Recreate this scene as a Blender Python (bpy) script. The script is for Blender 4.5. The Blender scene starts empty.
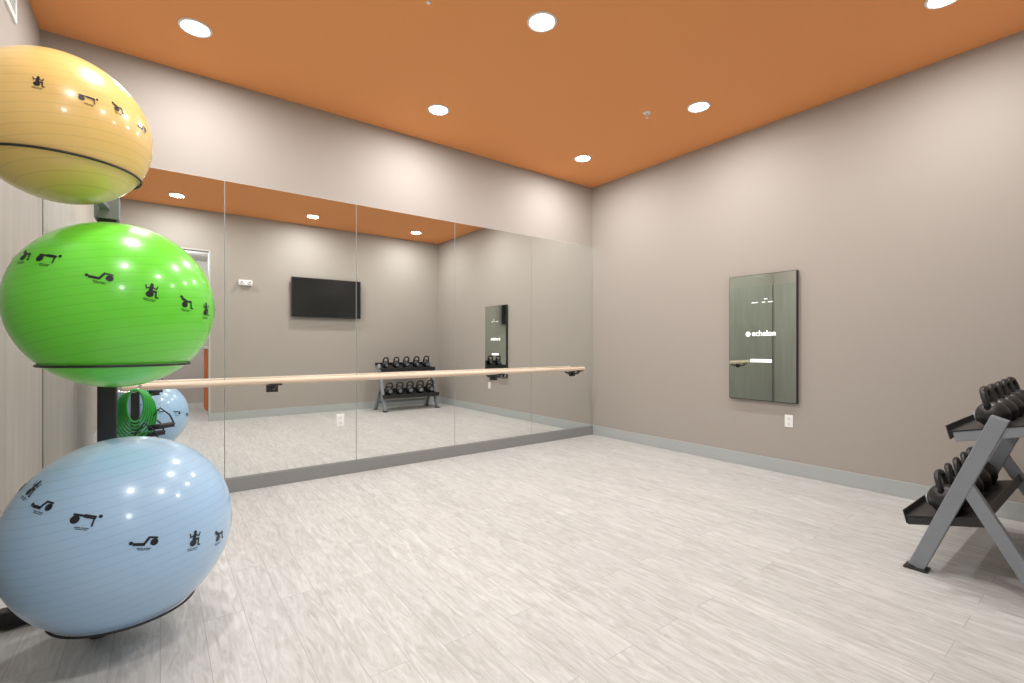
import bpy, bmesh, math, random
from mathutils import Vector, Matrix
random.seed(4)
S=bpy.context.scene
COL=S.collection
S.view_settings.view_transform='Standard'
S.view_settings.look='None'

# ------------------------------------------------------------------ materials
def mat(name,color,rough=.5,metal=0,emis=None,estr=0,coat=0,spec=.5,bump=None,var=None):
    m=bpy.data.materials.new(name); m.use_nodes=True
    nt=m.node_tree; b=nt.nodes['Principled BSDF']
    b.inputs['Base Color'].default_value=(*color,1)
    b.inputs['Roughness'].default_value=rough
    b.inputs['Metallic'].default_value=metal
    b.inputs['Specular IOR Level'].default_value=spec
    b.inputs['Coat Weight'].default_value=coat
    if emis:
        b.inputs['Emission Color'].default_value=(*emis,1)
        b.inputs['Emission Strength'].default_value=estr
    if bump or var:
        tc=nt.nodes.new('ShaderNodeTexCoord')
        n=nt.nodes.new('ShaderNodeTexNoise')
        n.inputs['Scale'].default_value=(bump or var)[0]
        n.inputs['Detail'].default_value=5
        nt.links.new(tc.outputs['Object'],n.inputs['Vector'])
        if bump:
            bp=nt.nodes.new('ShaderNodeBump'); bp.inputs['Strength'].default_value=bump[1]
            bp.inputs['Distance'].default_value=.002
            nt.links.new(n.outputs['Fac'],bp.inputs['Height'])
            nt.links.new(bp.outputs['Normal'],b.inputs['Normal'])
        if var:
            mx=nt.nodes.new('ShaderNodeMix'); mx.data_type='RGBA'
            k=var[1]
            mx.inputs[6].default_value=(*[c*(1-k) for c in color],1)
            mx.inputs[7].default_value=(*[min(1,c*(1+k)) for c in color],1)
            nt.links.new(n.outputs['Fac'],mx.inputs[0])
            nt.links.new(mx.outputs[2],b.inputs['Base Color'])
    return m

M={}
M['wall']=mat('taupe_paint',(.375,.342,.310),.75,bump=(180,.25))
M['ceil']=mat('orange_paint',(.82,.335,.115),.8,bump=(160,.2))
M['base']=mat('grey_vinyl_base',(.41,.44,.445),.5,var=(3,.04))
M['mbase']=mat('dark_grey_base',(.25,.255,.255),.45,var=(3,.04))
M['mirror']=mat('mirror_glass',(.88,.91,.89),.0,1)
M['edge']=mat('mirror_edge',(.45,.50,.49),.3)
M['black']=mat('black_powder_coat',(.018,.018,.02),.45,var=(40,.2))
M['iron']=mat('black_iron',(.014,.014,.016),.38,bump=(150,.4))
M['steel']=mat('slate_steel',(.24,.265,.30),.4,.15,var=(12,.08))
M['chrome']=mat('chrome',(.7,.7,.72),.2,1,var=(12,.05))
M['white']=mat('white_plastic',(.85,.85,.84),.4,var=(10,.03))
M['dark']=mat('dark_slot',(.03,.03,.03),.6,var=(10,.1))
M['lens']=mat('lamp_lens',(1,1,1),.5,emis=(1,.98,.95),estr=20)
M['screenmirror']=mat('fitness_mirror_glass',(.56,.64,.59),.0,1)
M['tvscreen']=mat('tv_screen',(.01,.011,.012),.12,var=(4,.1))
M['glow']=mat('display_white',(1,1,1),.5,emis=(1,1,1),estr=1.0)
M['ink']=mat('black_ink',(.008,.010,.016),.4,var=(30,.1))
M['orange']=mat('orange_laminate',(.75,.17,.03),.5,var=(5,.05))
M['frame']=mat('door_frame_grey',(.5,.5,.5),.5,var=(5,.03))
M['hall']=mat('hall_white',(.55,.52,.50),.7,var=(3,.02))
M['band']=mat('green_rubber',(.03,.35,.05),.35,var=(20,.1))

def wood_mat(name,c1,c2,scale,rough):
    m=bpy.data.materials.new(name); m.use_nodes=True
    nt=m.node_tree; b=nt.nodes['Principled BSDF']; b.inputs['Roughness'].default_value=rough
    tc=nt.nodes.new('ShaderNodeTexCoord'); mp=nt.nodes.new('ShaderNodeMapping')
    mp.inputs['Scale'].default_value=scale
    n=nt.nodes.new('ShaderNodeTexNoise'); n.inputs['Scale'].default_value=1; n.inputs['Detail'].default_value=7
    n.inputs['Distortion'].default_value=.6
    r=nt.nodes.new('ShaderNodeValToRGB')
    r.color_ramp.elements[0].position=.3; r.color_ramp.elements[0].color=(*c1,1)
    r.color_ramp.elements[1].position=.7; r.color_ramp.elements[1].color=(*c2,1)
    L=nt.links.new
    L(tc.outputs['Object'],mp.inputs['Vector']);L(mp.outputs['Vector'],n.inputs['Vector'])
    L(n.outputs['Fac'],r.inputs['Fac']);L(r.outputs['Color'],b.inputs['Base Color'])
    return m
M['barre']=wood_mat('blond_wood',(.62,.48,.36),(.78,.65,.52),(2,40,40),.4)
M['panel']=wood_mat('grey_wood_laminate',(.31,.295,.265),(.36,.345,.315),(9,9,1.0),.5)

def floor_mat():
    m=bpy.data.materials.new('grey_wood_planks'); m.use_nodes=True
    nt=m.node_tree; b=nt.nodes['Principled BSDF']; L=nt.links.new; N=nt.nodes.new
    tc=N('ShaderNodeTexCoord'); mp=N('ShaderNodeMapping')
    mp.inputs['Rotation'].default_value=(0,0,math.radians(90))
    L(tc.outputs['Object'],mp.inputs['Vector'])
    br=N('ShaderNodeTexBrick'); br.offset=.37; br.offset_frequency=2
    br.inputs['Color1'].default_value=(.0,.0,.0,1); br.inputs['Color2'].default_value=(1,1,1,1)
    br.inputs['Mortar'].default_value=(.5,.5,.5,1)
    br.inputs['Scale'].default_value=1; br.inputs['Mortar Size'].default_value=.0012
    br.inputs['Mortar Smooth'].default_value=.3
    br.inputs['Brick Width'].default_value=1.22; br.inputs['Row Height'].default_value=.152
    L(mp.outputs['Vector'],br.inputs['Vector'])
    sep=N('ShaderNodeSeparateColor'); L(br.outputs['Color'],sep.inputs['Color'])
    mul=N('ShaderNodeMath'); mul.operation='MULTIPLY'; mul.inputs[1].default_value=37
    L(sep.outputs['Red'],mul.inputs[0])
    cb=N('ShaderNodeCombineXYZ'); L(mul.outputs[0],cb.inputs['Z'])
    add=N('ShaderNodeVectorMath'); add.operation='ADD'
    L(tc.outputs['Object'],add.inputs[0]); L(cb.outputs['Vector'],add.inputs[1])
    mp2=N('ShaderNodeMapping'); mp2.inputs['Scale'].default_value=(30,4.5,1)
    L(add.outputs[0],mp2.inputs['Vector'])
    n=N('ShaderNodeTexNoise'); n.inputs['Scale'].default_value=1; n.inputs['Detail'].default_value=9
    n.inputs['Roughness'].default_value=.66; n.inputs['Distortion'].default_value=1.5
    L(mp2.outputs['Vector'],n.inputs['Vector'])
    r=N('ShaderNodeValToRGB'); e=r.color_ramp.elements
    e[0].position=.28; e[0].color=(.38,.375,.36,1); e[1].position=.64; e[1].color=(.585,.59,.585,1)
    L(n.outputs['Fac'],r.inputs['Fac'])
    tint=N('ShaderNodeMix'); tint.data_type='RGBA'; tint.blend_type='MULTIPLY'; tint.inputs[0].default_value=1
    mr=N('ShaderNodeMapRange'); mr.inputs['To Min'].default_value=.95; mr.inputs['To Max'].default_value=1.04
    L(sep.outputs['Red'],mr.inputs['Value'])
    L(r.outputs['Color'],tint.inputs[6]); L(mr.outputs[0],tint.inputs[7])
    gap=N('ShaderNodeMix'); gap.data_type='RGBA'
    gap.inputs[7].default_value=(.31,.305,.29,1)
    L(br.outputs['Fac'],gap.inputs[0]); L(tint.outputs[2],gap.inputs[6])
    L(gap.outputs[2],b.inputs['Base Color'])
    b.inputs['Roughness'].default_value=.42
    bp=N('ShaderNodeBump'); bp.inputs['Strength'].default_value=.15; bp.inputs['Distance'].default_value=.002
    L(n.outputs['Fac'],bp.inputs['Height']); L(bp.outputs['Normal'],b.inputs['Normal'])
    return m
M['floor']=floor_mat()

def ball_mat(name,color):
    m=bpy.data.materials.new(name); m.use_nodes=True
    nt=m.node_tree; b=nt.nodes['Principled BSDF']; L=nt.links.new; N=nt.nodes.new
    b.inputs['Roughness'].default_value=.30; b.inputs['Coat Weight'].default_value=.6
    b.inputs['Coat Roughness'].default_value=.12
    tc=N('ShaderNodeTexCoord'); w=N('ShaderNodeTexWave'); w.bands_direction='Z'
    mp=N('ShaderNodeMapping'); mp.inputs['Rotation'].default_value=(math.radians(5),math.radians(10),0)
    w.inputs['Scale'].default_value=10; w.inputs['Distortion'].default_value=0
    L(tc.outputs['Object'],mp.inputs['Vector']); L(mp.outputs['Vector'],w.inputs['Vector'])
    r=N('ShaderNodeValToRGB'); r.color_ramp.elements[0].position=0; r.color_ramp.elements[1].position=.04
    r.color_ramp.elements[0].color=(*[c*.88 for c in color],1); r.color_ramp.elements[1].color=(*color,1)
    L(w.outputs['Fac'],r.inputs['Fac']); L(r.outputs['Color'],b.inputs['Base Color'])
    bp=N('ShaderNodeBump'); bp.inputs['Strength'].default_value=.05; bp.inputs['Distance'].default_value=.002
    L(w.outputs['Fac'],bp.inputs['Height']); L(bp.outputs['Normal'],b.inputs['Normal'])
    return m

# ------------------------------------------------------------------ helpers
def finish(bm,name,mats,parent=None,loc=(0,0,0),smooth=False,bevel=0,rot=None):
    me=bpy.data.meshes.new(name)
    bmesh.ops.recalc_face_normals(bm,faces=bm.faces)
    bm.to_mesh(me); bm.free()
    if not isinstance(mats,(list,tuple)): mats=[mats]
    for m in mats: me.materials.append(m)
    if smooth:
        for p in me.polygons: p.use_smooth=True
    ob=bpy.data.objects.new(name,me); COL.objects.link(ob); ob.location=loc
    if rot: ob.rotation_euler=rot
    if parent: ob.parent=parent
    if bevel:
        md=ob.modifiers.new('bevel','BEVEL'); md.width=bevel; md.segments=2; md.limit_method='ANGLE'
    return ob
def empty(name,loc,label,category,group=None,rot=None):
    e=bpy.data.objects.new(name,None); COL.objects.link(e); e.location=loc; e.empty_display_size=.1
    if rot: e.rotation_euler=rot
    tag(e,label,category,group); return e
def tag(o,label,category,group=None):
    o['label']=label; o['category']=category
    if group: o['group']=group
def box(bm,a,b,mi=0,mtx=None):
    c=[(a[i]+b[i])/2 for i in range(3)]; s=[abs(b[i]-a[i]) for i in range(3)]
    m=Matrix.Translation(c)@Matrix.Diagonal((*s,1))
    if mtx: m=mtx@m
    g=bmesh.ops.create_cube(bm,size=1,matrix=m)
    fs={f for v in g['verts'] for f in v.link_faces}
    for f in fs: f.material_index=mi
def frame_to(p0,p1,up=Vector((0,0,1))):
    z=(p1-p0).normalized()
    if abs(z.dot(up))>.99: up=Vector((1,0,0))
    x=up.cross(z).normalized(); y=z.cross(x)
    return Matrix(((x.x,y.x,z.x,0),(x.y,y.y,z.y,0),(x.z,y.z,z.z,0),(0,0,0,1)))
def beam(bm,p0,p1,w,h,up=Vector((1,0,0)),mi=0):
    # h is measured along 'up', w across it
    p0=Vector(p0);p1=Vector(p1)
    m=Matrix.Translation((p0+p1)/2)@frame_to(p0,p1,up)@Matrix.Diagonal((w,h,(p1-p0).length,1))
    g=bmesh.ops.create_cube(bm,size=1,matrix=m)
    for f in {f for v in g['verts'] for f in v.link_faces}: f.material_index=mi
def cyl(bm,p0,p1,r,seg=24,r2=None,mi=0):
    p0=Vector(p0);p1=Vector(p1)
    m=Matrix.Translation((p0+p1)/2)@frame_to(p0,p1)
    g=bmesh.ops.create_cone(bm,cap_ends=True,segments=seg,radius1=r,radius2=r if r2 is None else r2,depth=(p1-p0).length,matrix=m)
    for f in {f for v in g['verts'] for f in v.link_faces}: f.material_index=mi
def tube(bm,pts,r,seg=12,closed=False,mi=0):
    pts=[Vector(p) for p in pts]; n=len(pts); rings=[]
    ref=None
    for i,p in enumerate(pts):
        if closed: t=(pts[(i+1)%n]-pts[i-1]).normalized()
        else: t=(pts[min(i+1,n-1)]-pts[max(i-1,0)]).normalized()
        if ref is None: ref=Vector((0,0,1)) if abs(t.z)<.9 else Vector((1,0,0))
        x=(ref-t*ref.dot(t)).normalized(); y=t.cross(x); ref=x
        rr=r[i] if isinstance(r,(list,tuple)) else r
        rings.append([bm.verts.new(p+x*rr*math.cos(2*math.pi*k/seg)+y*rr*math.sin(2*math.pi*k/seg)) for k in range(seg)])
    for i in range(n if closed else n-1):
        A=rings[i];B=rings[(i+1)%n]
        for k in range(seg):
            f=bm.faces.new((A[k],A[(k+1)%seg],B[(k+1)%seg],B[k])); f.material_index=mi
    if not closed:
        bm.faces.new(rings[0][::-1]).material_index=mi; bm.faces.new(rings[-1]).material_index=mi
def lathe(bm,prof,seg=48,mi=0):
    rings=[]
    for (r,z) in prof:
        if r<1e-6: rings.append([bm.verts.new((0,0,z))])
        else: rings.append([bm.verts.new((r*math.cos(2*math.pi*k/seg),r*math.sin(2*math.pi*k/seg),z)) for k in range(seg)])
    for A,B in zip(rings,rings[1:]):
        for k in range(seg):
            k2=(k+1)%seg
            if len(A)==1 and len(B)==1: continue
            if len(A)==1: f=bm.faces.new((A[0],B[k],B[k2]))
            elif len(B)==1: f=bm.faces.new((A[k],A[k2],B[0]))
            else: f=bm.faces.new((A[k],A[k2],B[k2],B[k]))
            f.material_index=mi
def struct(o): o['kind']='structure'; return o

# ------------------------------------------------------------------ room shell
XL,XR,YB,YM,H=-.654,4.717,.05,4.48,3.354
T=.12
def sbox(name,boxes,m,bevel=0):
    bm=bmesh.new()
    for a,b in boxes: box(bm,a,b)
    return struct(finish(bm,name,m,bevel=bevel))
sbox('floor',[((XL-T,-3.1,-.1),(XR+T,YM+T,0))],M['floor'])
sbox('ceiling',[((XL-T,YB-.15,H),(XR+T,YM+T,H+.1))],M['ceil'])
sbox('wall_mirror_side',[((XL-T,YM,0),(XR+T,YM+T,H))],M['wall'])
sbox('wall_right',[((XR,YB-.15,0),(XR+T,YM,H))],M['wall'])
sbox('wall_left',[((XL-T,YB-.15,0),(XL,YM,H))],M['wall'])
DX0,DX1,DH=-.42,.64,2.73
sbox('wall_back',[((XL,YB-.15,0),(DX0,YB,H)),((DX1,YB-.15,0),(XR,YB,H)),((DX0,YB-.15,DH),(DX1,YB,H))],M['wall'])
sbox('trim_1',[((DX0,YB-.15,0),(DX0+.02,YB,DH)),((DX1-.02,YB-.15,0),(DX1,YB,DH)),((DX0+.02,YB-.15,DH-.02),(DX1-.02,YB,DH))],M['frame'])
sbox('wall_hall',[((XL-T,-3.1,0),(XR,-3.0,3.0)),((XL-T,-3.0,0),(XL-.02,YB-.15,3.0)),((XR-1.5,-3.0,0),(XR-1.4,YB-.15,3.0))],M['hall'])
sbox('ceiling_hall',[((XL-T,-3.1,3.0),(XR,YB-.15,3.1))],M['hall'])
BH=.125
sbox('baseboard_right',[((XR-.012,YB,0),(XR,YM-.012,BH))],M['base'],.003)
sbox('baseboard_back',[((DX1,YB,0),(XR-.012,YB+.012,BH))],M['base'],.003)
sbox('baseboard_left',[((XL,YB+.2,0),(XL+.012,1.43,BH))],M['base'],.003)
sbox('baseboard_mirror',[((XL+.02,YM-.03,0),(XR-.012,YM,.115))],M['mbase'],.003)
sbox('trim_2',[((XL,1.44,0),(XL+.015,2.955,2.45)),((XL,2.962,0),(XL+.015,YM-.03,2.45))],M['panel'],.002)

# mirrors
n=5; pw=(XR-XL)/n
for i in range(n):
    x0=XL+i*pw+.0015+(.014 if i==0 else 0); x1=XL+(i+1)*pw-.0015
    z0,z1=.117,2.55
    e=empty('mirror_panel',((x0+x1)/2,YM,z0),'tall frameless wall mirror panel behind the wooden barre','mirror','wall mirror panels')
    w=(x1-x0)/2
    bm=bmesh.new(); box(bm,(-w,-.008,0),(w,-.001,z1-z0)); finish(bm,'glass_backing',M['edge'],e)
    bm=bmesh.new(); q=w-.0015
    v=[bm.verts.new(c) for c in ((-q,-.0085,0),(q,-.0085,0),(q,-.0085,z1-z0-.003),(-q,-.0085,z1-z0-.003))]; bm.faces.new(v)
    finish(bm,'reflective_glass',M['mirror'],e)

# barre
e=empty('ballet_barre',(2.0,YM-.14,.905),'long round blond wooden barre mounted in front of the mirrors','barre')
bm=bmesh.new(); cyl(bm,(-2.22,0,0),(2.42,0,0),.026,28); finish(bm,'rail',M['barre'],e,bevel=.006)
for bx in (.77,3.08,4.33):
    bm=bmesh.new()
    X=bx-2.0
    box(bm,(X-.045,.118,-.10),(X+.045,.131,-.02))
    tube(bm,[(X,.125,-.065),(X,.07,-.065),(X,.02,-.055),(X,.0,-.035),(X,0,-.02)],.013,10)
    box(bm,(X-.05,-.024,-.034),(X+.05,.024,-.024))
    finish(bm,'bracket',M['black'],e)

# outlets
def outlet(loc,rotz,label):
    e=empty('wall_outlet',loc,label,'outlet',rot=(0,0,rotz))
    bm=bmesh.new(); box(bm,(-.036,-.006,-.058),(.036,0,.058)); finish(bm,'cover_plate',M['white'],e,bevel=.002)
    for z in (-.024,.024):
        bm=bmesh.new(); cyl(bm,(0,-.009,z),(0,-.005,z),.017,20)
        box(bm,(-.009,-.0095,z-.001),(-.006,-.0088,z+.009),1); box(bm,(.006,-.0095,z-.001),(.009,-.0088,z+.009),1)
        cyl(bm,(0,-.0095,z-.008),(0,-.0088,z-.008),.003,8,mi=1)
        finish(bm,'socket',[M['white'],M['dark']],e)
outlet((1.345,YM-.009,.508),0,'white duplex outlet plate set in the mirror wall')
outlet((XR,1.97,.497),-math.pi/2,'white duplex outlet plate on the taupe wall below the fitness mirror')

def text_mesh(s,size,name,parent,loc,rot,m,bold=0):
    cu=bpy.data.curves.new('t','FONT'); cu.body=s; cu.size=size; cu.align_x='LEFT'; cu.align_y='CENTER'; cu.offset=bold
    o=bpy.data.objects.new('t',cu); COL.objects.link(o)
    bpy.context.view_layer.update()
    me=bpy.data.meshes.new_from_object(o.evaluated_get(bpy.context.evaluated_depsgraph_get()))
    bpy.data.objects.remove(o)
    me.materials.clear(); me.materials.append(m)
    ob=bpy.data.objects.new(name,me); COL.objects.link(ob); ob.parent=parent; ob.location=loc; ob.rotation_euler=rot
    return ob

# fitness mirror
e=empty('fitness_mirror',(XR,2.208,.667),'slim dark reflective fitness mirror with lit lettering on taupe wall','smart mirror',rot=(0,0,-math.pi/2))
W,HH=.322,1.235
bm=bmesh.new(); box(bm,(-W,-.038,0),(W,-.004,HH)); finish(bm,'housing',M['black'],e,bevel=.004)
bm=bmesh.new(); box(bm,(-W+.006,-.041,.006),(W-.006,-.038,HH-.006)); finish(bm,'reflective_screen',M['screenmirror'],e)
R=(math.pi/2,0,0)
text_mesh('echelon',.072,'screen_lettering',e,(-.088,-.0425,.655),R,M['glow'],.0012)
bm=bmesh.new(); cyl(bm,(-.125,-.0425,.65),(-.125,-.0415,.65),.024,24)
box(bm,(-.148,-.043,.656),(-.113,-.0424,.661),1); box(bm,(-.138,-.043,.640),(-.103,-.0424,.645),1)
finish(bm,'screen_emblem',[M['glow'],M['dark']],e)
bm=bmesh.new(); box(bm,(-.10,-.0425,.375),(.10,-.0415,.405)); finish(bm,'screen_button',M['glow'],e,bevel=.004)
for x0,x1,z in ((-.09,-.03,.955),(.01,.04,.955),(.065,.11,.955),(.03,.06,.985)):
    bm=bmesh.new(); box(bm,(x0,-.0425,z),(x1,-.0415,z+.006)); finish(bm,'screen_status_mark',M['glow'],e)

# television
e=empty('television',(2.425,YB,1.71),'black flat screen television on a wall mount on taupe wall','television')
bm=bmesh.new(); box(bm,(-.605,.05,0),(.605,.085,.70)); finish(bm,'casing',M['black'],e,bevel=.006)
bm=bmesh.new(); box(bm,(-.592,.085,.018),(.592,.088,.687)); finish(bm,'screen',M['tvscreen'],e)
bm=bmesh.new(); box(bm,(-.2,0,.2),(.2,.012,.5)); box(bm,(-.03,.012,.3),(.03,.05,.4)); finish(bm,'wall_mount',M['black'],e)
# emergency light
e=empty('emergency_light',(1.13,YB,2.20),'small white twin-head emergency light on taupe wall','emergency light')
bm=bmesh.new(); box(bm,(-.10,0,0),(.10,.045,.09)); finish(bm,'housing',M['white'],e,bevel=.01)
for x in (-.06,.06):
    bm=bmesh.new(); cyl(bm,(x,.045,.045),(x,.075,.05),.03,20,.024); finish(bm,'lamp_head',M['white'],e)
    bm=bmesh.new(); cyl(bm,(x,.0751,.05),(x,.077,.05),.019,20); finish(bm,'lamp_lens',M['chrome'],e)

# air grille
e=empty('air_vent',(XL,3.45,3.0),'white louvred air return grille high on the wall','vent')
bm=bmesh.new()
for a,b in (((0,-.3,0),(.012,.32,.03)),((0,-.3,.26),(.012,.32,.29)),((0,-.3,.03),(.012,-.27,.26)),((0,.29,.03),(.012,.32,.26))): box(bm,a,b)
finish(bm,'frame',M['white'],e)
bm=bmesh.new()
for k in range(11):
    z=.04+k*.021; beam(bm,(.006,-.27,z),(.006,.29,z),.016,.003,Vector((.6,0,.8)))
finish(bm,'louvres',M['white'],e)
bm=bmesh.new(); box(bm,(0,-.27,.03),(.001,.29,.26)); finish(bm,'duct_backing',M['dark'],e)

# ------------------------------------------------------------------ ceiling lights
for X in (.19,2.03,3.88):
    for Y in (.72,2.38,3.83):
        e=empty('recessed_downlight',(X,Y,H),'round white recessed LED downlight glowing in the orange ceiling','ceiling light','recessed ceiling downlights')
        bm=bmesh.new(); lathe(bm,[(.082,-.004),(.086,-.010),(.097,-.006),(.100,0),(.080,0),(.080,-.004),(.082,-.004)],40); finish(bm,'trim_ring',M['white'],e,smooth=True)
        bm=bmesh.new(); lathe(bm,[(0,-.006),(.05,-.006),(.0805,-.003)],40); finish(bm,'lens',M['lens'],e)
        l=bpy.data.lights.new('downlight_lamp','AREA'); l.shape='DISK'; l.size=.155; l.energy=22.5; l.color=(1,.985,.965)
        lo=bpy.data.objects.new('lamp',l); COL.objects.link(lo); lo.parent=e; lo.location=(0,0,-.014)
for k,(hx,hy) in enumerate(((.3,-1.6),(2.0,-1.6))):
    l=bpy.data.lights.new('hall_lamp','POINT'); l.energy=40; l.shadow_soft_size=.15
    lo=bpy.data.objects.new('hall_lamp',l); COL.objects.link(lo); lo.location=(hx,hy,2.8)

# sprinklers
for x,y in ((3.60,2.73),(1.32,2.62)):
    e=empty('fire_sprinkler',(x,y,H),'small white pendant fire sprinkler in the orange ceiling','sprinkler','ceiling sprinklers')
    bm=bmesh.new(); lathe(bm,[(0,-.004),(.02,-.006),(.034,-.003),(.036,0),(0,0)],28); finish(bm,'escutcheon',M['white'],e,smooth=True)
    bm=bmesh.new(); cyl(bm,(0,0,-.005),(0,0,-.02),.009,12)
    tube(bm,[(-.008,0,-.018),(-.013,0,-.03),(0,0,-.043)],.0025,6); tube(bm,[(.008,0,-.018),(.013,0,-.03),(0,0,-.043)],.0025,6)
    cyl(bm,(0,0,-.043),(0,0,-.046),.014,16); finish(bm,'sprinkler_head',M['chrome'],e)

# hall counter
e=empty('reception_counter',(1.3,-1.7,0),'orange laminate counter with white top beyond the doorway','counter')
bm=bmesh.new(); box(bm,(-.62,-.3,0),(.6,.3,1.15)); finish(bm,'body',M['orange'],e,bevel=.005)
bm=bmesh.new(); box(bm,(-.65,-.33,1.15),(.63,.33,1.19)); finish(bm,'worktop',M['white'],e,bevel=.005)

# ------------------------------------------------------------------ exercise balls
def pict(bm,r,az,lat,sc,strokes,roll=0):
    n=Vector((math.cos(lat)*math.cos(az),math.cos(lat)*math.sin(az),math.sin(lat)))
    t=Vector((-math.sin(az),math.cos(az),0)); b=n.cross(t)
    cr,sr=math.cos(roll),math.sin(roll)
    def P(x,y):
        x*=sc;y*=sc; x,y=x*cr-y*sr,x*sr+y*cr
        return ((n+t*(x/r)+b*(y/r)).normalized())*(r+.0016)
    for s in strokes:
        if s[0]=='o':
            _,cx,cy,rx=s; ry=rx
        elif s[0]=='e': _,cx,cy,rx,ry=s
        if s[0] in 'oe':
            c=bm.verts.new(P(cx,cy)); ring=[bm.verts.new(P(cx+rx*math.cos(k*math.pi/8),cy+ry*math.sin(k*math.pi/8))) for k in range(16)]
            for k in range(16): bm.faces.new((c,ring[k],ring[(k+1)%16])).material_index=1
        else:
            _,pts,w=s
            for (x0,y0),(x1,y1) in zip(pts,pts[1:]):
                dx,dy=x1-x0,y1-y0; Ln=math.hypot(dx,dy); nx,ny=-dy/Ln*w/2,dx/Ln*w/2
                ex,ey=dx/Ln*w/3,dy/Ln*w/3
                prev=None; N=3
                for k in range(N+1):
                    u=k/N; px=x0-ex+(dx+2*ex)*u; py=y0-ey+(dy+2*ey)*u
                    cur=(bm.verts.new(P(px+nx,py+ny)),bm.verts.new(P(px-nx,py-ny)))
                    if prev: bm.faces.new((prev[0],prev[1],cur[1],cur[0])).material_index=1
                    prev=cur
CAP=[('l',[(-.42,-.60),(-.1,-.60)],.045),('l',[(-.02,-.60),(.40,-.60)],.045),('l',[(-.36,-.71),(.05,-.71)],.04),('l',[(.12,-.71),(.34,-.71)],.04)]
FIG=[
 # plank: shins on ball, hands on the floor
 [('e',-.62,-.14,.28,.28),('l',[(-.80,.18),(-.10,.16)],.14),('l',[(-.10,.16),(.46,.14)],.24),('l',[(.44,.12),(.50,-.42)],.10),('o',.74,.26,.12)],
 # lying on back, calves resting on ball
 [('o',-.86,-.26,.12),('l',[(-.68,-.34),(-.08,-.34)],.20),('l',[(-.08,-.32),(.14,.14)],.16),('l',[(.14,.14),(.62,.12)],.12),('e',.50,-.18,.24,.24)],
 # seated on ball, arms raised
 [('o',.0,.62,.12),('l',[(0,.44),(-.04,.12)],.25),('l',[(-.04,.10),(.34,.08)],.17),('l',[(.34,.08),(.38,-.36),(.54,-.38)],.11),('l',[(0,.42),(-.34,.26),(-.40,.52)],.09),('l',[(.02,.42),(.34,.30),(.40,.54)],.09),('e',-.06,-.18,.27,.25)],
 # crunch leaning back on ball
 [('o',-.50,.42,.12),('l',[(-.38,.28),(.0,.10)],.24),('l',[(.0,.10),(.42,.18)],.16),('l',[(.42,.18),(.52,-.36),(.68,-.38)],.11),('e',-.14,-.18,.27,.25)],
]
balls=[('yellow',(-.299,2.475,2.028),.275,(.88,.61,.21),[(-64,10),(-38,12),(-13,11),(14,9),(33,11),(56,7)],'yellow inflated exercise ball with black pictograms on the top ring'),
 ('green',(-.133,2.448,1.361),.325,(.15,.76,.045),[(-57,27),(-38,25),(-8,15),(16,6),(38,1),(57,-3)],'bright green inflated exercise ball with black pictograms on middle ring'),
 ('blue',(-.113,2.498,.448),.375,(.38,.60,.86),[(-64,40),(-44,34),(-18,25),(9,9),(33,0),(53,-5)],'light blue inflated exercise ball with black pictograms on lowest ring')]
SEQ={'yellow':[3,2,2,0,3,1],'green':[3,0,1,2,3,2],'blue':[2,1,0,1,2,3]}
for nm,c,r,col,tab,lab in balls:
    bm=bmesh.new(); bmesh.ops.create_uvsphere(bm,u_segments=96,v_segments=64,radius=r)
    az0=math.degrees(math.atan2(-c[1],-c[0]))
    al=list(tab); d0,l0=tab[-1]; d1,l1=tab[0][0]+360,tab[0][1]
    K=9
    for k in range(1,K): al.append((d0+(d1-d0)*k/K,l0+(l1-l0)*(.5-.5*math.cos(math.pi*k/K))))
    for i,(d,lt) in enumerate(al):
        a=al[max(i-1,0)]; b=al[min(i+1,len(al)-1)]
        sl=(b[1]-a[1])/(b[0]-a[0])
        pict(bm,r,math.radians(az0+d),math.radians(lt),.032 if nm=='yellow' else (.045 if nm=='green' else .050),FIG[SEQ[nm][i%6]]+CAP,roll=math.atan(sl)*.6)
    o=finish(bm,'exercise_ball',[ball_mat(nm+'_vinyl',col),M['ink']],loc=c,smooth=True)
    tag(o,lab,'exercise ball','exercise balls on the rack')

# ball rack
PX,PY=-.20,2.93
e=empty('ball_rack',(PX,PY,0),'black vertical storage stand with three rings holding exercise balls','ball rack')
bm=bmesh.new(); box(bm,(-.035,-.035,.05),(.035,.035,2.0)); finish(bm,'post',M['black'],e,bevel=.006)
bm=bmesh.new(); beam(bm,(-.35,-.03,.04),(.33,-.03,.04),.06,.07,Vector((0,0,1))); finish(bm,'base_bar',M['black'],e,bevel=.005)
bm=bmesh.new(); beam(bm,(0,-.06,.035),(.0,-.36,.035),.05,.05,Vector((0,0,1))); finish(bm,'base_leg',M['black'],e,bevel=.005)
for fx,fy in ((-.31,-.03),(.30,-.03),(0,-.33)):
    bm=bmesh.new(); lathe(bm,[(0,0),(.038,0),(.038,.018),(.012,.02),(.012,.082),(0,.082)],20); finish(bm,'foot',M['dark'],e,loc=(fx,fy,0))
for nm,c,r,*_ in balls:
    RR=.23; dz=math.sqrt(r*r-RR*RR)
    cx,cy,cz=c[0]-PX,c[1]-PY,c[2]-dz*1.02
    rr=RR+.006
    bm=bmesh.new()
    tube(bm,[(cx+rr*math.cos(a*math.pi/36),cy+rr*math.sin(a*math.pi/36),cz) for a in range(72)],.0045,8,True)
    finish(bm,'ring',M['black'],e,smooth=True)
    d=Vector((cx,cy,0)).normalized(); q=Vector((cx,cy,0))-d*rr
    bm=bmesh.new()
    beam(bm,(0,-.03,cz-.03),(q.x,q.y,cz),.03,.02,Vector((0,0,1)))
    box(bm,(-.045,-.045,cz-.08),(.045,.045,cz+.03))
    finish(bm,'ring_arm',M['steel'],e,bevel=.003)

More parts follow.
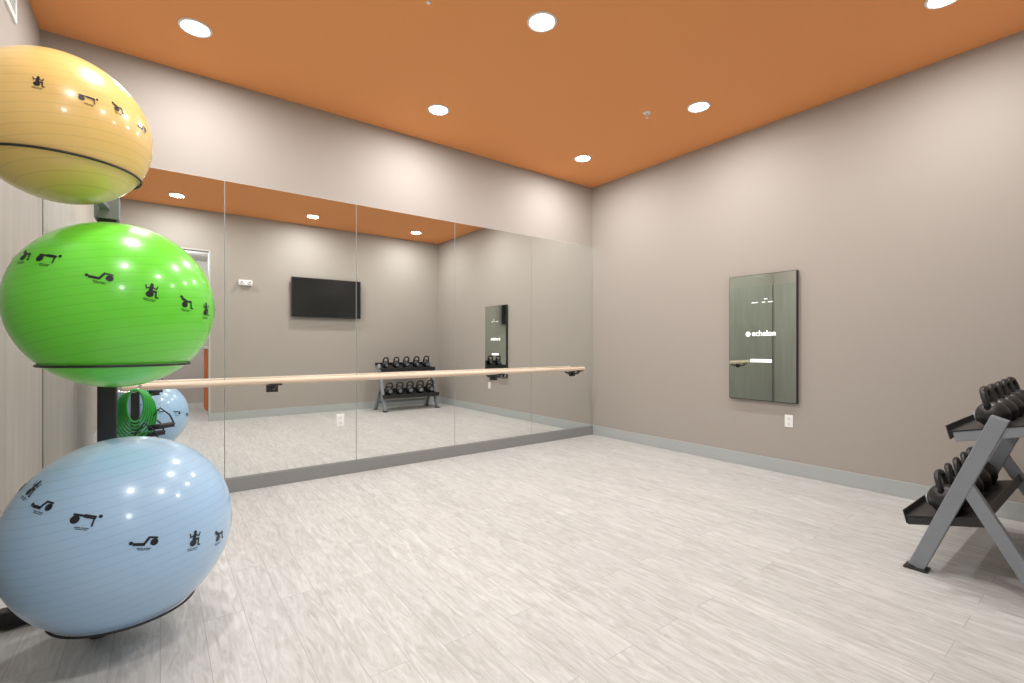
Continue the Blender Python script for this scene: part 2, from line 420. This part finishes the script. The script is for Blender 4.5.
# resistance bands hanging from the post
bx,by,bz=-.10,3.03,.98
e=empty('resistance_band',(bx,by,bz),'looped green rubber resistance bands with black handles hanging from rack','resistance band')
bm=bmesh.new()
for k in range(7):
    w=.035+.008*k; d=.16+.018*k; oy=-.02+.007*k
    tube(bm,[(w*math.sin(a*math.pi/12),oy,-d*(1-math.cos(a*math.pi/12))/2) for a in range(24)],.005,8,True)
finish(bm,'band_loops',M['band'],e,smooth=True)
for k,(hx,hz) in enumerate(((.06,-.24),(.10,-.20),(.035,-.27))):
    bm=bmesh.new()
    cyl(bm,(hx-.05,.03-.02*k,hz),(hx+.06,.03-.02*k,hz+.01),.014,16)
    tube(bm,[(hx-.05,.03-.02*k,hz),(hx-.03,.03-.02*k,hz+.06),(hx,.03-.02*k,hz+.10),(hx+.04,.03-.02*k,hz+.06),(hx+.06,.03-.02*k,hz+.01)],.004,8)
    finish(bm,'handle',M['black'],e,smooth=True)
bm=bmesh.new(); tube(bm,[(-.10,-.06,.0),(-.04,-.02,-.01),(0,0,-.008),(.02,.02,.02)],.006,8); finish(bm,'hook',M['chrome'],e,smooth=True)

# ------------------------------------------------------------------ kettlebell rack
X0,X1=3.27,4.33
ox,oy=(X0+X1)/2,.45
e=empty('kettlebell_rack',(ox,oy,0),'slate grey steel A-frame two-tier rack against the wall','weight rack')
def L(x,y,z): return (x-ox,y-oy,z)
for x in (X0,X1):
    bm=bmesh.new(); beam(bm,L(x,.722,.012),L(x,.405,.85),.068,.05); finish(bm,'front_leg',M['steel'],e,bevel=.004)
    bm=bmesh.new(); beam(bm,L(x,.530,.50),L(x,.262,.012),.06,.045); finish(bm,'rear_leg',M['steel'],e,bevel=.004)
    for y in (.722,.262):
        bm=bmesh.new(); box(bm,L(x-.04,y-.05,0),L(x+.04,y+.05,.012)); finish(bm,'foot',M['black'],e,bevel=.003)
    bm=bmesh.new(); beam(bm,L(x,.57,.735),L(x,.28,.808),.05,.035); finish(bm,'upper_tray_bracket',M['steel'],e,bevel=.003)
    bm=bmesh.new(); beam(bm,L(x,.76,.250),L(x,.44,.330),.04,.035); finish(bm,'lower_tray_bracket',M['black'],e,bevel=.003)
bm=bmesh.new(); beam(bm,L(X0+.025,.33,.14),L(X1-.025,.33,.14),.04,.04,Vector((0,0,1))); finish(bm,'crossbar',M['steel'],e,bevel=.003)
def tray(name,y0,z0,y1,z1):
    bm=bmesh.new()
    a=Vector((0,y0,z0));b=Vector((0,y1,z1)); d=(b-a).normalized(); nn=Vector((0,d.z,-d.y))
    if nn.z<0: nn=-nn
    xa,xb=X0-.02,X1+.02
    def quadbox(p,q,off):
        vs=[]
        for xx in (xa,xb):
            for c in (p,q,q+off,p+off): vs.append(bm.verts.new(L(xx,c.y,c.z)))
        for f in ((0,1,2,3),(7,6,5,4),(0,4,5,1),(1,5,6,2),(2,6,7,3),(3,7,4,0)): bm.faces.new([vs[i] for i in f])
    quadbox(a,b,nn*.006)
    quadbox(a+nn*.006,a+nn*.035,d*.005)
    quadbox(b+nn*.006,b+nn*.05,-d*.005)
    quadbox(a-nn*.035,a,d*.005)
    finish(bm,name,M['black'],e)
    return a,b,d,nn
ta=tray('upper_tray',.595,.755,.27,.835)
tb=tray('lower_tray',.77,.270,.44,.35)

def kettlebell_meshes(R):
    bm=bmesh.new()
    prof=[(0,0),(R*.62,0),(R*.70,.004)]
    for k in range(1,15):
        th=-math.radians(48)+k*math.radians(138)/14
        prof.append((max(0.0,R*math.cos(th)),R*.78+R*math.sin(th)))
    prof[-1]=(0,prof[-1][1])
    lathe(bm,prof,32)
    body=bpy.data.meshes.new('kettlebell_body'); bmesh.ops.recalc_face_normals(bm,faces=bm.faces); bm.to_mesh(body); bm.free()
    bm=bmesh.new()
    zt=R*.78+R*.72; hw=R*.66; hh=.085
    pts=[(-hw*1.05,0,zt-.02),(-hw*1.12,0,zt+.02),(-hw*1.02,0,zt+hh*.62),(-hw*.72,0,zt+hh*.93),(-hw*.3,0,zt+hh),(hw*.3,0,zt+hh),(hw*.72,0,zt+hh*.93),(hw*1.02,0,zt+hh*.62),(hw*1.12,0,zt+.02),(hw*1.05,0,zt-.02)]
    tube(bm,pts,.0145,12)
    hd=bpy.data.meshes.new('kettlebell_handle'); bmesh.ops.recalc_face_normals(bm,faces=bm.faces); bm.to_mesh(hd); bm.free()
    bm=bmesh.new()
    cyl(bm,(0,R*.93,R*.78),(0,R*1.01,R*.78),R*.42,24)
    bd=bpy.data.meshes.new('kettlebell_badge'); bmesh.ops.recalc_face_normals(bm,faces=bm.faces); bm.to_mesh(bd); bm.free()
    for m in (body,hd):
        m.materials.append(M['iron'])
        for p in m.polygons: p.use_smooth=True
    bd.materials.append(M['steel'])
    return body,hd,bd
def row(t,radii,label,group):
    a,b,d,nn=t
    mid=(a+b)/2+nn*.007
    tilt=math.atan2(d.z,-d.y)
    N=len(radii)
    for i,R in enumerate(radii):
        x=X0+.115+i*(X1-X0-.23)/(N-1)
        me=kettlebell_meshes(R)
        k=empty('kettlebell',(x,mid.y,mid.z),label,'kettlebell',group,rot=(-tilt,0,random.uniform(-.15,.15)))
        for m,nm in zip(me,('body','handle','badge')):
            o=bpy.data.objects.new(nm,m); COL.objects.link(o); o.parent=k
row(ta,[.066,.068,.070,.073,.076],'small black cast iron kettlebell on the upper rack tray','kettlebells on the upper tray')
row(tb,[.080,.082,.085,.088,.090],'large black cast iron kettlebell on the lower rack tray','kettlebells on the lower tray')

# ------------------------------------------------------------------ world + camera
w=bpy.data.worlds.new('world'); S.world=w; w.use_nodes=True
w.node_tree.nodes['Background'].inputs['Color'].default_value=(.8,.85,.9,1)
w.node_tree.nodes['Background'].inputs['Strength'].default_value=.3
cam=bpy.data.cameras.new('camera'); co=bpy.data.objects.new('camera',cam); COL.objects.link(co)
cam.sensor_width=36; cam.lens=470/1024*36; cam.clip_start=.02; cam.shift_y=.0044
co.location=(0,0,1.2)
co.rotation_euler=(math.pi/2,0,-math.atan2(.5992,.8006))
S.camera=co
